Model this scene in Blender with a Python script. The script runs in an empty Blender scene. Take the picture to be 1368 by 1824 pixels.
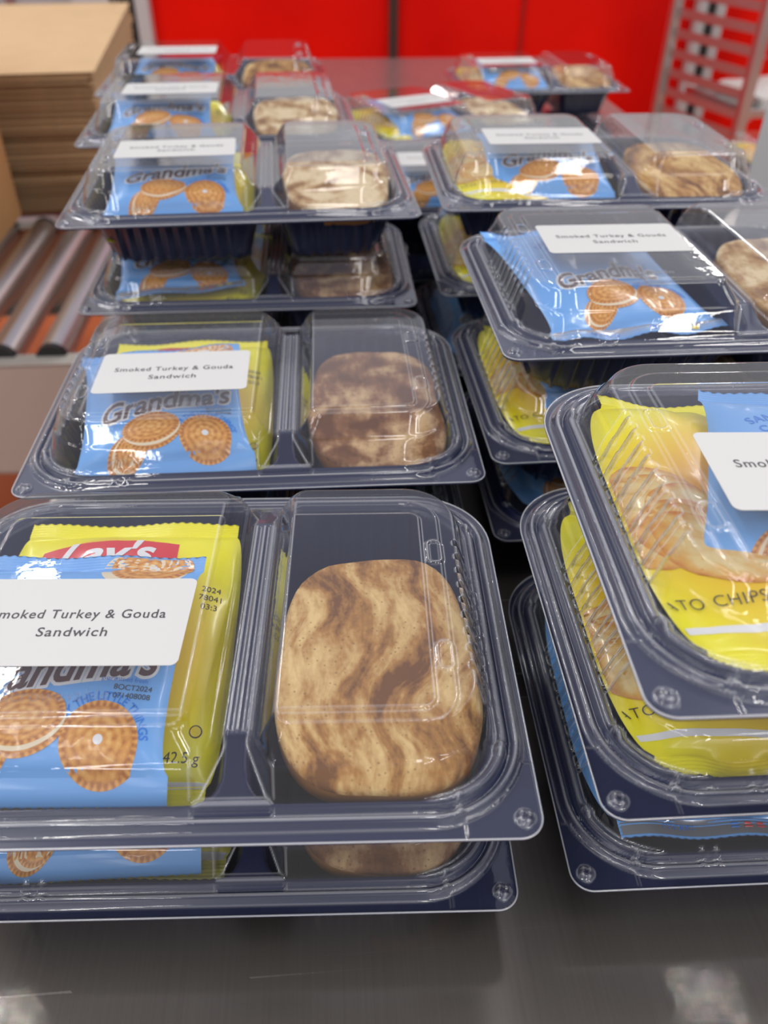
import bpy, bmesh, math, random
import numpy as np
from mathutils import Matrix, Vector

# ------------------------------------------------------------------ camera, world, lamps
S = bpy.context.scene
COL = S.collection
CAM_Z = 1.258                      # camera above the floor; table top at 0.900
TABLE_Z = 0.900
PITCH = math.radians(38.256)
ROLL = math.radians(-0.343)
F_PX = 1460.55

cd = bpy.data.cameras.new('camera')
cam = bpy.data.objects.new('camera', cd)
COL.objects.link(cam)
cd.sensor_fit = 'VERTICAL'
cd.sensor_height = 24.0
cd.sensor_width = 18.0
cd.lens = F_PX / 1824 * 24.0
cd.clip_start = 0.02
cd.clip_end = 60
cd.dof.use_dof = True
cd.dof.focus_distance = 0.345
cd.dof.aperture_fstop = cd.lens / 3.4
M = Matrix.Rotation(math.pi / 2 - PITCH, 4, 'X') @ Matrix.Rotation(-ROLL, 4, 'Z')
M.translation = (0, 0, CAM_Z)
cam.matrix_world = M
S.camera = cam

S.view_settings.view_transform = 'Standard'
S.view_settings.look = 'None'
S.view_settings.gamma = 1.0
S.view_settings.exposure = 0.14
S.view_settings.use_curve_mapping = False
S.cycles.max_bounces = 10
S.cycles.transparent_max_bounces = 40
S.cycles.glossy_bounces = 4
S.cycles.diffuse_bounces = 3
S.cycles.transmission_bounces = 4
S.cycles.caustics_reflective = False
S.cycles.caustics_refractive = False
S.cycles.sample_clamp_indirect = 4.0

w = bpy.data.worlds.new('world')
S.world = w
w.use_nodes = True
wt = w.node_tree
bg = wt.nodes['Background']
wc = wt.nodes.new('ShaderNodeTexCoord')
ws = wt.nodes.new('ShaderNodeSeparateXYZ')
wt.links.new(wc.outputs['Generated'], ws.inputs[0])
wr = wt.nodes.new('ShaderNodeValToRGB')            # hall: dim roof overhead, paler far walls and roof near the horizon
e = wr.color_ramp.elements
e[0].position, e[0].color = 0.0, (0.55, 0.52, 0.50, 1)
e[1].position, e[1].color = 1.0, (0.36, 0.34, 0.33, 1)
e.new(0.25).color = (0.66, 0.65, 0.68, 1)
e.new(0.55).color = (0.66, 0.66, 0.82, 1)
e.new(0.86).color = (0.62, 0.62, 0.78, 1)
e.new(0.93).color = (0.40, 0.38, 0.38, 1)
wt.links.new(ws.outputs[2], wr.inputs[0])
wt.links.new(wr.outputs[0], bg.inputs[0])
bg.inputs[1].default_value = 0.66


def lamp(name, x, y, z, sx, sy, power, rot=(0, 0, 0), color=(1, 0.975, 0.94)):
    d = bpy.data.lights.new(name, 'AREA')
    d.shape = 'RECTANGLE'
    d.size, d.size_y = sx, sy
    d.energy = power
    d.color = color
    o = bpy.data.objects.new(name, d)
    COL.objects.link(o)
    o.location = (x, y, z)
    o.rotation_euler = rot
    return o


CEIL = TABLE_Z + 2.5
lamp('ceiling_panel', 1.22, 0.50, CEIL, 0.26, 1.45, 2.6)
lamp('ceiling_panel', -1.22, 0.40, CEIL, 0.26, 1.45, 2.6)
for lx, ly, lp in ((1.9, 2.3, 62), (-1.6, 2.2, 62), (0.3, -0.9, 9), (3.3, 0.4, 26), (-3.2, 0.6, 26),
                   (4.2, 5.0, 75), (-4.2, 4.9, 75), (-1.6, -2.0, 26), (2.1, -2.1, 26), (2.7, 6.6, 60)):
    lamp('ceiling_light', lx, ly, CEIL, 0.16, 1.3, lp * 0.46)
for ly in (-3.4, -1.9, -0.45):                     # the rows of strip lights behind and above the photographer
    for lx in (-2.7, -0.95, 0.95, 2.7):
        lamp('ceiling_light', lx, ly, CEIL, 0.10, 1.2, 5.5)

# two added narrow beams, no real fixtures, making bright pools on the front steel
for lx, ly, sx_, sy_, lp in ((0.131, 0.120, 0.019, 0.058, 0.013), (-0.168, 0.108, 0.056, 0.054, 0.036)):
    o = lamp('added_pool_beam', lx, ly, CEIL, sx_, sy_, lp)
    o.data.spread = math.radians(0.35)

# ------------------------------------------------------------------ helpers


def link(o, parent=None):
    COL.objects.link(o)
    if parent is not None:
        o.parent = parent
    return o


def tag(o, label=None, cat=None, group=None, kind=None):
    if label: o['label'] = label
    if cat: o['category'] = cat
    if group: o['group'] = group
    if kind: o['kind'] = kind
    return o


def empty(name, loc=(0, 0, 0), rot=(0, 0, 0)):
    o = bpy.data.objects.new(name, None)
    o.empty_display_size = 0.02
    COL.objects.link(o)
    o.location = loc
    o.rotation_euler = rot
    return o


class MB:
    """collects verts, faces and material slots into one mesh (millimetres unless scale is given)"""

    def __init__(self, scale=0.001):
        self.v, self.f, self.m, self.uv, self.s = [], [], [], {}, scale
        self.n = 0
        self.sm = []

    def add(self, verts, faces, mat=0, uvs=None, smooth=True):
        verts = np.asarray(verts, float).reshape(-1, 3)
        b = self.n
        self.v.append(verts)
        if uvs is not None:
            self.uv[b] = np.asarray(uvs, float)
        for f in faces:
            self.f.append([int(i) + b for i in f])
            self.m.append(mat)
            self.sm.append(smooth)
        self.n += len(verts)
        return b

    def mesh(self, name, mats):
        me = bpy.data.meshes.new(name)
        V = np.concatenate(self.v) * self.s
        me.from_pydata(V.tolist(), [], self.f)
        for m in mats:
            me.materials.append(m)
        me.polygons.foreach_set('material_index', np.array(self.m, np.int32))
        me.polygons.foreach_set('use_smooth', np.array(self.sm, bool))
        if self.uv:
            U = np.zeros((self.n, 2))
            for b, u in self.uv.items():
                U[b:b + len(u)] = u
            lay = me.uv_layers.new(name='UVMap')
            li = np.empty(len(me.loops), np.int32)
            me.loops.foreach_get('vertex_index', li)
            lay.data.foreach_set('uv', U[li].ravel())
        me.update()
        return me

    def build(self, name, mats, parent=None):
        return link(bpy.data.objects.new(name, self.mesh(name, mats)), parent)


def box(mb, c, s, mat=0, rz=0.0, bevel=0.0):
    """box with chamfered edges: centre, full size"""
    bm = bmesh.new()
    bmesh.ops.create_cube(bm, size=1)
    for v in bm.verts:
        v.co = Vector((v.co.x * s[0], v.co.y * s[1], v.co.z * s[2]))
    if bevel > 0:
        bmesh.ops.bevel(bm, geom=list(bm.edges), offset=bevel, segments=2, affect='EDGES', profile=0.6)
    R = Matrix.Rotation(rz, 4, 'Z')
    bm.verts.ensure_lookup_table()
    V = [tuple(R @ v.co + Vector(c)) for v in bm.verts]
    F = [[v.index for v in f.verts] for f in bm.faces]
    bm.free()
    mb.add(V, F, mat, smooth=False)


def cyl(mb, p0, p1, r, n=20, mat=0, cap=True, r1=None):
    p0, p1 = Vector(p0), Vector(p1)
    d = (p1 - p0).normalized()
    a = d.orthogonal().normalized()
    b = d.cross(a)
    V = []
    for p, rr in ((p0, r), (p1, r if r1 is None else r1)):
        for i in range(n):
            t = 2 * math.pi * i / n
            V.append(tuple(p + a * math.cos(t) * rr + b * math.sin(t) * rr))
    F = [(i, (i + 1) % n, n + (i + 1) % n, n + i) for i in range(n)]
    mb.add(V, F, mat)
    if cap:
        mb.add(V[:n], [list(range(n))[::-1]], mat, smooth=False)
        mb.add(V[n:], [list(range(n))], mat, smooth=False)


def mat_new(name):
    m = bpy.data.materials.new(name)
    m.use_nodes = True
    nt = m.node_tree
    return m, nt, nt.nodes['Principled BSDF'], nt.nodes['Material Output']


def principled(name, color, rough=0.5, metal=0.0, coat=0.0, spec=0.5, bump=None, var=None):
    m, nt, p, out = mat_new(name)
    p.inputs['Base Color'].default_value = (*color, 1)
    p.inputs['Roughness'].default_value = rough
    p.inputs['Metallic'].default_value = metal
    p.inputs['Coat Weight'].default_value = coat
    p.inputs['Coat Roughness'].default_value = 0.08
    p.inputs['Specular IOR Level'].default_value = spec
    tc = nt.nodes.new('ShaderNodeTexCoord')
    if var:                                        # (scale, amount)
        n = nt.nodes.new('ShaderNodeTexNoise')
        n.inputs['Scale'].default_value = var[0]
        n.inputs['Detail'].default_value = 4
        nt.links.new(tc.outputs['Object'], n.inputs['Vector'])
        mx = nt.nodes.new('ShaderNodeMix')
        mx.data_type = 'RGBA'
        mx.inputs[6].default_value = (*[c * (1 - var[1]) for c in color], 1)
        mx.inputs[7].default_value = (*[min(1, c * (1 + var[1])) for c in color], 1)
        nt.links.new(n.outputs['Fac'], mx.inputs[0])
        nt.links.new(mx.outputs[2], p.inputs['Base Color'])
    if bump:                                       # (scale, strength, distance)
        n = nt.nodes.new('ShaderNodeTexNoise')
        n.inputs['Scale'].default_value = bump[0]
        n.inputs['Detail'].default_value = 3
        nt.links.new(tc.outputs['Object'], n.inputs['Vector'])
        b = nt.nodes.new('ShaderNodeBump')
        b.inputs['Strength'].default_value = bump[1]
        b.inputs['Distance'].default_value = bump[2]
        nt.links.new(n.outputs['Fac'], b.inputs['Height'])
        nt.links.new(b.outputs['Normal'], p.inputs['Normal'])
    return m


def math_node(nt, op, a, b=None):
    n = nt.nodes.new('ShaderNodeMath')
    n.operation = op
    for i, v in enumerate((a, b)):
        if v is None:
            continue
        if isinstance(v, (int, float)):
            n.inputs[i].default_value = v
        else:
            nt.links.new(v, n.inputs[i])
    return n.outputs[0]


def mat_clear(name, gain=2.1, rough=0.03, haze=0.012, tint=(0.955, 0.962, 0.972)):
    """thin clear plastic sheet: what is not reflected passes straight through"""
    m, nt, p, out = mat_new(name)
    nt.nodes.remove(p)
    tc = nt.nodes.new('ShaderNodeTexCoord')
    n = nt.nodes.new('ShaderNodeTexNoise')
    n.inputs['Scale'].default_value = 90
    n.inputs['Detail'].default_value = 3
    nt.links.new(tc.outputs['Object'], n.inputs['Vector'])
    bp = nt.nodes.new('ShaderNodeBump')
    bp.inputs['Strength'].default_value = 0.14
    bp.inputs['Distance'].default_value = 0.0006
    nt.links.new(n.outputs['Fac'], bp.inputs['Height'])
    lw = nt.nodes.new('ShaderNodeLayerWeight')
    lw.inputs['Blend'].default_value = 0.5
    nt.links.new(bp.outputs['Normal'], lw.inputs['Normal'])
    x5 = math_node(nt, 'POWER', lw.outputs['Facing'], 5.0)
    F = math_node(nt, 'MULTIPLY_ADD', x5, 0.96)
    F.node.inputs[2].default_value = 0.04
    F = math_node(nt, 'MINIMUM', math_node(nt, 'MULTIPLY', F, gain), 0.92)
    tr = nt.nodes.new('ShaderNodeBsdfTransparent')
    tr.inputs[0].default_value = (*tint, 1)
    df = nt.nodes.new('ShaderNodeBsdfDiffuse')
    df.inputs[0].default_value = (0.9, 0.92, 0.95, 1)
    mh = nt.nodes.new('ShaderNodeMixShader')
    x2 = math_node(nt, 'POWER', lw.outputs['Facing'], 2.5)
    cz = nt.nodes.new('ShaderNodeAttribute')           # white painted into tight folds, standing in for their highlight lines
    cz.attribute_name = 'crease'
    hz = math_node(nt, 'ADD', math_node(nt, 'MULTIPLY', x2, 0.16), haze)
    nt.links.new(math_node(nt, 'ADD', hz, math_node(nt, 'MULTIPLY', cz.outputs['Fac'], 0.34)), mh.inputs[0])
    nt.links.new(tr.outputs[0], mh.inputs[1])
    nt.links.new(df.outputs[0], mh.inputs[2])
    gl = nt.nodes.new('ShaderNodeBsdfGlossy')
    gl.inputs['Roughness'].default_value = rough
    nt.links.new(bp.outputs['Normal'], gl.inputs['Normal'])
    mx = nt.nodes.new('ShaderNodeMixShader')
    nt.links.new(F, mx.inputs[0])
    nt.links.new(mh.outputs[0], mx.inputs[1])
    nt.links.new(gl.outputs[0], mx.inputs[2])
    nt.links.new(mx.outputs[0], out.inputs[0])
    return m


MAT_CLEAR = mat_clear('clear_plastic')
MAT_EDGE = mat_clear('clear_plastic_cut_edge', gain=3.0, rough=0.15, haze=0.4)
MAT_TRAY = principled('dark_tray_plastic', (0.019, 0.025, 0.070), rough=0.24, spec=0.5)
MAT_LABEL = principled('label_paper', (0.66, 0.655, 0.63), rough=0.55, spec=0.3)
MAT_INK = principled('label_ink', (0.06, 0.06, 0.065), rough=0.5)
MAT_BLUE = principled('blue_bag_film', (0.17, 0.43, 0.86), rough=0.36, coat=0.2)
MAT_BLUEINK = principled('bright_blue_ink', (0.02, 0.22, 0.75), rough=0.3)
MAT_BROWNINK = principled('brown_script_ink', (0.12, 0.06, 0.05), rough=0.3, coat=0.3)
MAT_WHITEINK = principled('white_print', (0.82, 0.82, 0.82), rough=0.3, coat=0.3)
MAT_DARKINK = principled('dark_print', (0.04, 0.03, 0.02), rough=0.4)
MAT_REDINK = principled('red_print', (0.72, 0.02, 0.03), rough=0.3, coat=0.3)
MAT_CREAM = principled('cream_filling_print', (0.85, 0.72, 0.50), rough=0.35, coat=0.3)
MAT_DOT_Y = principled('yellow_print_dot', (0.85, 0.65, 0.02), rough=0.35)
MAT_FOIL = principled('silver_bag_back', (0.55, 0.57, 0.60), rough=0.25, metal=0.6)


def mat_yellow():
    m, nt, p, out = mat_new('yellow_bag_film')
    p.inputs['Roughness'].default_value = 0.32
    p.inputs['Coat Weight'].default_value = 0.25
    p.inputs['Coat Roughness'].default_value = 0.12
    uv = nt.nodes.new('ShaderNodeTexCoord')
    mp = nt.nodes.new('ShaderNodeMapping')
    mp.inputs['Location'].default_value = (-0.45, -0.45, 0)
    nt.links.new(uv.outputs['UV'], mp.inputs['Vector'])
    g = nt.nodes.new('ShaderNodeTexGradient')
    g.gradient_type = 'SPHERICAL'
    mp2 = nt.nodes.new('ShaderNodeMapping')
    mp2.inputs['Scale'].default_value = (1.6, 2.0, 1)
    nt.links.new(mp.outputs[0], mp2.inputs['Vector'])
    nt.links.new(mp2.outputs[0], g.inputs['Vector'])
    r = nt.nodes.new('ShaderNodeValToRGB')
    r.color_ramp.elements[0].position = 0.05
    r.color_ramp.elements[0].color = (0.93, 0.85, 0.006, 1)
    r.color_ramp.elements[1].position = 0.65
    r.color_ramp.elements[1].color = (0.92, 0.40, 0.008, 1)
    nt.links.new(g.outputs['Fac'], r.inputs[0])
    nt.links.new(r.outputs[0], p.inputs['Base Color'])
    return m


MAT_YELLOW = mat_yellow()


def mat_cookie():
    """printed round cookie: concentric rings, petal marks and scalloped rim, in the decal's own UV (-1..1)"""
    m, nt, p, out = mat_new('printed_cookie')
    p.inputs['Roughness'].default_value = 0.3
    p.inputs['Coat Weight'].default_value = 0.3
    tc = nt.nodes.new('ShaderNodeTexCoord')
    sx = nt.nodes.new('ShaderNodeSeparateXYZ')
    nt.links.new(tc.outputs['UV'], sx.inputs[0])
    X, Y = sx.outputs[0], sx.outputs[1]
    r = math_node(nt, 'SQRT', math_node(nt, 'ADD', math_node(nt, 'MULTIPLY', X, X), math_node(nt, 'MULTIPLY', Y, Y)))
    a = math_node(nt, 'ARCTAN2', Y, X)
    rings = math_node(nt, 'SINE', math_node(nt, 'MULTIPLY', r, 27.0))
    pet = math_node(nt, 'MULTIPLY', math_node(nt, 'SINE', math_node(nt, 'MULTIPLY', a, 8.0)),
                    math_node(nt, 'COMPARE', r, 0.45))
    pet.node.inputs[0].default_value = 0
    sc = math_node(nt, 'MULTIPLY', math_node(nt, 'SINE', math_node(nt, 'MULTIPLY', a, 34.0)),
                   math_node(nt, 'GREATER_THAN', r, 0.86))
    mid = math_node(nt, 'MULTIPLY', math_node(nt, 'SINE', math_node(nt, 'MULTIPLY', a, 9.0)),
                    math_node(nt, 'LESS_THAN', math_node(nt, 'ABSOLUTE', math_node(nt, 'SUBTRACT', r, 0.42)), 0.2))
    nz = nt.nodes.new('ShaderNodeTexNoise')
    nz.inputs['Scale'].default_value = 5
    nz.inputs['Detail'].default_value = 5
    nt.links.new(tc.outputs['UV'], nz.inputs['Vector'])
    t = math_node(nt, 'ADD', math_node(nt, 'MULTIPLY', rings, 0.09), math_node(nt, 'MULTIPLY', mid, 0.08))
    t = math_node(nt, 'ADD', t, math_node(nt, 'MULTIPLY', sc, 0.14))
    t = math_node(nt, 'ADD', t, math_node(nt, 'MULTIPLY', nz.outputs['Fac'], 0.7))
    t = math_node(nt, 'ADD', t, math_node(nt, 'MULTIPLY', r, -0.22))
    cr = nt.nodes.new('ShaderNodeValToRGB')
    e = cr.color_ramp.elements
    e[0].position, e[0].color = 0.0, (0.46, 0.15, 0.02, 1)
    e[1].position, e[1].color = 0.52, (0.88, 0.53, 0.17, 1)
    e.new(0.25).color = (0.76, 0.34, 0.065, 1)
    nt.links.new(t, cr.inputs[0])
    nt.links.new(cr.outputs[0], p.inputs['Base Color'])
    return m


MAT_COOKIE = mat_cookie()


def mat_chip():
    m, nt, p, out = mat_new('printed_potato_chip')
    p.inputs['Roughness'].default_value = 0.3
    p.inputs['Coat Weight'].default_value = 0.3
    tc = nt.nodes.new('ShaderNodeTexCoord')
    sx = nt.nodes.new('ShaderNodeSeparateXYZ')
    nt.links.new(tc.outputs['UV'], sx.inputs[0])
    r = math_node(nt, 'SQRT', math_node(nt, 'ADD', math_node(nt, 'MULTIPLY', sx.outputs[0], sx.outputs[0]),
                                        math_node(nt, 'MULTIPLY', sx.outputs[1], sx.outputs[1])))
    nz = nt.nodes.new('ShaderNodeTexNoise')
    nz.inputs['Scale'].default_value = 3
    nz.inputs['Detail'].default_value = 4
    nt.links.new(tc.outputs['UV'], nz.inputs['Vector'])
    t = math_node(nt, 'ADD', math_node(nt, 'MULTIPLY', math_node(nt, 'POWER', r, 5.0), 0.35), math_node(nt, 'MULTIPLY', nz.outputs['Fac'], 0.75))
    cr = nt.nodes.new('ShaderNodeValToRGB')
    e = cr.color_ramp.elements
    e[0].position, e[0].color = 0.35, (0.84, 0.64, 0.28, 1)
    e[1].position, e[1].color = 0.78, (0.66, 0.22, 0.03, 1)
    e.new(0.52).color = (0.78, 0.44, 0.10, 1)
    nt.links.new(t, cr.inputs[0])
    nt.links.new(cr.outputs[0], p.inputs['Base Color'])
    return m


MAT_CHIP = mat_chip()


def mat_bread(name, pale, brown, dark, swirl, lo=0.36, hi=0.64):
    """marbled rye crumb: pale and dark dough in warped streaks or a rolled swirl, with pores; differs per object"""
    m, nt, p, out = mat_new(name)
    p.inputs['Roughness'].default_value = 0.75
    p.inputs['Specular IOR Level'].default_value = 0.25
    tc = nt.nodes.new('ShaderNodeTexCoord')
    oi = nt.nodes.new('ShaderNodeObjectInfo')
    off = math_node(nt, 'MULTIPLY', oi.outputs['Random'], 3.0)
    cmb = nt.nodes.new('ShaderNodeCombineXYZ')
    nt.links.new(off, cmb.inputs[0])
    nt.links.new(off, cmb.inputs[1])
    add = nt.nodes.new('ShaderNodeVectorMath')
    add.operation = 'ADD'
    nt.links.new(tc.outputs['Object'], add.inputs[0])
    nt.links.new(cmb.outputs[0], add.inputs[1])

    def noise(vec, scale, detail, rough=0.5, out_='Fac'):
        n = nt.nodes.new('ShaderNodeTexNoise')
        n.inputs['Scale'].default_value = scale
        n.inputs['Detail'].default_value = detail
        n.inputs['Roughness'].default_value = rough
        nt.links.new(vec, n.inputs['Vector'])
        return n.outputs[out_]

    def mapped(vec, scale, rz):
        mp = nt.nodes.new('ShaderNodeMapping')
        mp.inputs['Rotation'].default_value = (0, 0, rz)
        mp.inputs['Scale'].default_value = scale
        nt.links.new(vec, mp.inputs['Vector'])
        return mp.outputs[0]
    warp = nt.nodes.new('ShaderNodeVectorMath')
    warp.operation = 'MULTIPLY_ADD'
    k = 0.036 if swirl else 0.055
    warp.inputs[1].default_value = (k, k, 0.0)
    nt.links.new(noise(add.outputs[0], 24 if swirl else 18, 2.0, 0.5, 'Color'), warp.inputs[0])
    nt.links.new((tc.outputs['Object'] if swirl else add.outputs[0]), warp.inputs[2])
    if swirl:
        sx = nt.nodes.new('ShaderNodeSeparateXYZ')
        nt.links.new(mapped(warp.outputs[0], (1.25, 0.95, 0), 0.0), sx.inputs[0])
        X = math_node(nt, 'ADD', sx.outputs[0], -0.012)
        Y = math_node(nt, 'ADD', sx.outputs[1], 0.006)
        r = math_node(nt, 'SQRT', math_node(nt, 'ADD', math_node(nt, 'MULTIPLY', X, X), math_node(nt, 'MULTIPLY', Y, Y)))
        a = math_node(nt, 'ARCTAN2', Y, X)
        w_ = math_node(nt, 'SINE', math_node(nt, 'ADD', math_node(nt, 'MULTIPLY', r, 330.0), a))
        t = math_node(nt, 'ADD', math_node(nt, 'MULTIPLY', w_, 0.055), noise(warp.outputs[0], 42, 4))
    else:
        t = noise(mapped(warp.outputs[0], (72, 20, 20), 0.45), 1.0, 4, 0.6)
    fine = noise(tc.outputs['Object'], 420, 3)
    grain = noise(mapped(add.outputs[0], (260, 90, 200), 0.45), 1.0, 4)
    t = math_node(nt, 'ADD', t, math_node(nt, 'MULTIPLY', math_node(nt, 'SUBTRACT', fine, 0.5), 0.12))
    t = math_node(nt, 'ADD', t, math_node(nt, 'MULTIPLY', math_node(nt, 'SUBTRACT', grain, 0.5), 0.28))
    cr = nt.nodes.new('ShaderNodeValToRGB')
    e = cr.color_ramp.elements
    e[0].position, e[0].color = lo, (*dark, 1)
    e[1].position, e[1].color = hi, (*pale, 1)
    e.new(lo + 0.40 * (hi - lo)).color = (*brown, 1)
    e.new(lo + 0.70 * (hi - lo)).color = (*[0.45 * a_ + 0.55 * b_ for a_, b_ in zip(brown, pale)], 1)
    nt.links.new(t, cr.inputs[0])
    vo = nt.nodes.new('ShaderNodeTexVoronoi')
    vo.inputs['Scale'].default_value = 330
    nt.links.new(add.outputs[0], vo.inputs['Vector'])
    pore = math_node(nt, 'LESS_THAN', vo.outputs['Distance'], 0.17)
    mx = nt.nodes.new('ShaderNodeMix')
    mx.data_type = 'RGBA'
    nt.links.new(math_node(nt, 'MULTIPLY', pore, 0.45), mx.inputs[0])
    nt.links.new(cr.outputs[0], mx.inputs[6])
    mx.inputs[7].default_value = (*[c * 0.5 for c in brown], 1)
    nt.links.new(mx.outputs[2], p.inputs['Base Color'])
    b = nt.nodes.new('ShaderNodeBump')
    b.inputs['Strength'].default_value = 0.6
    b.inputs['Distance'].default_value = 0.0008
    nt.links.new(math_node(nt, 'SUBTRACT', fine, math_node(nt, 'MULTIPLY', pore, 0.5)), b.inputs['Height'])
    nt.links.new(b.outputs['Normal'], p.inputs['Normal'])
    return m


MAT_BREAD = mat_bread('streaked_rye_crumb', (0.80, 0.56, 0.24), (0.45, 0.22, 0.060), (0.19, 0.08, 0.025), False, 0.36, 0.66)
MAT_BREAD_PALE = mat_bread('pale_swirled_rye_crumb', (0.78, 0.62, 0.38), (0.48, 0.29, 0.13), (0.26, 0.13, 0.055), True, 0.34, 0.62)
MAT_BREAD_DARK = mat_bread('dark_swirled_rye_crumb', (0.60, 0.40, 0.20), (0.25, 0.115, 0.05), (0.14, 0.06, 0.025), True, 0.38, 0.70)
MAT_CRUST = principled('rye_crust', (0.34, 0.15, 0.04), rough=0.55, var=(60, 0.4), bump=(200, 0.4, 0.0008))
MAT_TURKEY = principled('turkey_slices', (0.72, 0.45, 0.34), rough=0.4, var=(80, 0.2))
MAT_CHEESE = principled('gouda_cheese', (0.85, 0.62, 0.22), rough=0.4)


def mat_steel():
    m, nt, p, out = mat_new('brushed_stainless')
    p.inputs['Metallic'].default_value = 1.0
    tc = nt.nodes.new('ShaderNodeTexCoord')

    def streak(scale, detail, rz=0.0):
        mp = nt.nodes.new('ShaderNodeMapping')
        mp.inputs['Scale'].default_value = scale
        mp.inputs['Rotation'].default_value = (0, 0, rz)
        nt.links.new(tc.outputs['Object'], mp.inputs['Vector'])
        n = nt.nodes.new('ShaderNodeTexNoise')
        n.inputs['Scale'].default_value = 1
        n.inputs['Detail'].default_value = detail
        nt.links.new(mp.outputs[0], n.inputs['Vector'])
        return n.outputs['Fac']
    s1 = streak((700, 9, 1), 3, 0.05)
    s2 = streak((5, 5, 1), 3)
    cr = nt.nodes.new('ShaderNodeValToRGB')
    cr.color_ramp.elements[0].color = (0.43, 0.39, 0.35, 1)
    cr.color_ramp.elements[1].color = (0.61, 0.57, 0.52, 1)
    nt.links.new(math_node(nt, 'ADD', math_node(nt, 'MULTIPLY', s1, 0.6), math_node(nt, 'MULTIPLY', s2, 0.4)), cr.inputs[0])
    # hair scratches: sparse crests of very stretched noise in several directions
    sc = None
    for sca, rz in (((3, 420, 1), 0.55), ((2.5, 380, 1), -0.62), ((3, 350, 1), 0.2), ((4, 500, 1), 1.3)):
        v = streak(sca, 0.0, rz)
        l = nt.nodes.new('ShaderNodeMapRange')
        l.inputs[1].default_value = 0.80
        l.inputs[2].default_value = 0.90
        nt.links.new(v, l.inputs[0])
        sc = l.outputs[0] if sc is None else math_node(nt, 'MAXIMUM', sc, l.outputs[0])
    mask = streak((9, 9, 1), 2, 0.4)
    sc = math_node(nt, 'MULTIPLY', sc, math_node(nt, 'GREATER_THAN', mask, 0.45))
    mx = nt.nodes.new('ShaderNodeMix')
    mx.data_type = 'RGBA'
    nt.links.new(math_node(nt, 'MULTIPLY', sc, 0.35), mx.inputs[0])
    nt.links.new(cr.outputs[0], mx.inputs[6])
    mx.inputs[7].default_value = (0.8, 0.78, 0.75, 1)
    nt.links.new(mx.outputs[2], p.inputs['Base Color'])
    rr = math_node(nt, 'ADD', math_node(nt, 'MULTIPLY', s1, 0.08), 0.13)
    rr = math_node(nt, 'ADD', rr, math_node(nt, 'MULTIPLY', sc, 0.25))
    nt.links.new(rr, p.inputs['Roughness'])
    p.inputs['Anisotropic'].default_value = 0.5
    b = nt.nodes.new('ShaderNodeBump')
    b.inputs['Strength'].default_value = 0.08
    b.inputs['Distance'].default_value = 0.00006
    nt.links.new(s1, b.inputs['Height'])
    nt.links.new(b.outputs['Normal'], p.inputs['Normal'])
    g2 = nt.nodes.new('ShaderNodeBsdfGlossy')
    g2.inputs['Roughness'].default_value = 0.5
    nt.links.new(mx.outputs[2], g2.inputs['Color'])
    ms = nt.nodes.new('ShaderNodeMixShader')
    ms.inputs[0].default_value = 0.38
    nt.links.new(p.outputs[0], ms.inputs[1])
    nt.links.new(g2.outputs[0], ms.inputs[2])
    nt.links.new(ms.outputs[0], out.inputs[0])
    return m


MAT_STEEL = mat_steel()
MAT_GALV = principled('roller_steel', (0.68, 0.66, 0.64), rough=0.36, metal=1.0, var=(8, 0.1))
MAT_RAIL = principled('grey_painted_rail', (0.46, 0.43, 0.38), rough=0.45, var=(6, 0.06))
MAT_RUBBER = principled('black_end_cap', (0.015, 0.015, 0.016), rough=0.5)
MAT_FLOOR = principled('terracotta_floor', (0.62, 0.15, 0.035), rough=0.45, var=(3, 0.2))
MAT_KRAFT = principled('kraft_board', (0.66, 0.45, 0.25), rough=0.8, spec=0.2, var=(14, 0.08))
MAT_KRAFT_EDGE = principled('corrugated_edge', (0.34, 0.22, 0.12), rough=0.9, spec=0.1, var=(90, 0.3))
MAT_CARTON = principled('brown_carton', (0.55, 0.29, 0.12), rough=0.75, spec=0.2, var=(10, 0.08))
MAT_ALU = principled('rack_aluminium', (0.62, 0.60, 0.58), rough=0.35, metal=0.9)
MAT_CLOTH = principled('white_wrapped_linen', (0.80, 0.79, 0.75), rough=0.6, bump=(30, 0.5, 0.01))
MAT_WHITEBOARD = principled('white_coated_board', (0.72, 0.72, 0.70), rough=0.4)
MAT_BLACK = principled('black_paint', (0.02, 0.02, 0.022), rough=0.5)


def mat_redsheet():
    m, nt, p, out = mat_new('red_vinyl_sheet')
    p.inputs['Roughness'].default_value = 0.4
    p.inputs['Specular IOR Level'].default_value = 0.15
    tc = nt.nodes.new('ShaderNodeTexCoord')
    n = nt.nodes.new('ShaderNodeTexNoise')
    n.inputs['Scale'].default_value = 1.6
    n.inputs['Detail'].default_value = 3
    nt.links.new(tc.outputs['Object'], n.inputs['Vector'])
    cr = nt.nodes.new('ShaderNodeValToRGB')
    cr.color_ramp.elements[0].position = 0.35
    cr.color_ramp.elements[0].color = (0.72, 0.003, 0.001, 1)
    cr.color_ramp.elements[1].position = 0.65
    cr.color_ramp.elements[1].color = (0.93, 0.008, 0.001, 1)
    nt.links.new(n.outputs['Fac'], cr.inputs[0])
    nt.links.new(cr.outputs[0], p.inputs['Base Color'])
    return m


MAT_RED = mat_redsheet()
MAT_REDDARK = principled('dark_red_vinyl', (0.42, 0.004, 0.002), rough=0.35)
MAT_GREYWALL = principled('grey_panel', (0.42, 0.43, 0.44), rough=0.5, var=(4, 0.08))
MAT_GREYTRIM = principled('pale_metal_trim', (0.55, 0.56, 0.55), rough=0.4, var=(5, 0.05))
MAT_SEAM = principled('dark_seam', (0.05, 0.02, 0.015), rough=0.7)

# ------------------------------------------------------------------ the setting


def slab(name, c, s, m, rz=0.0):
    mb = MB(1.0)
    box(mb, c, s, 0, rz)
    return tag(mb.build(name, [m]), kind='structure')


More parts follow.
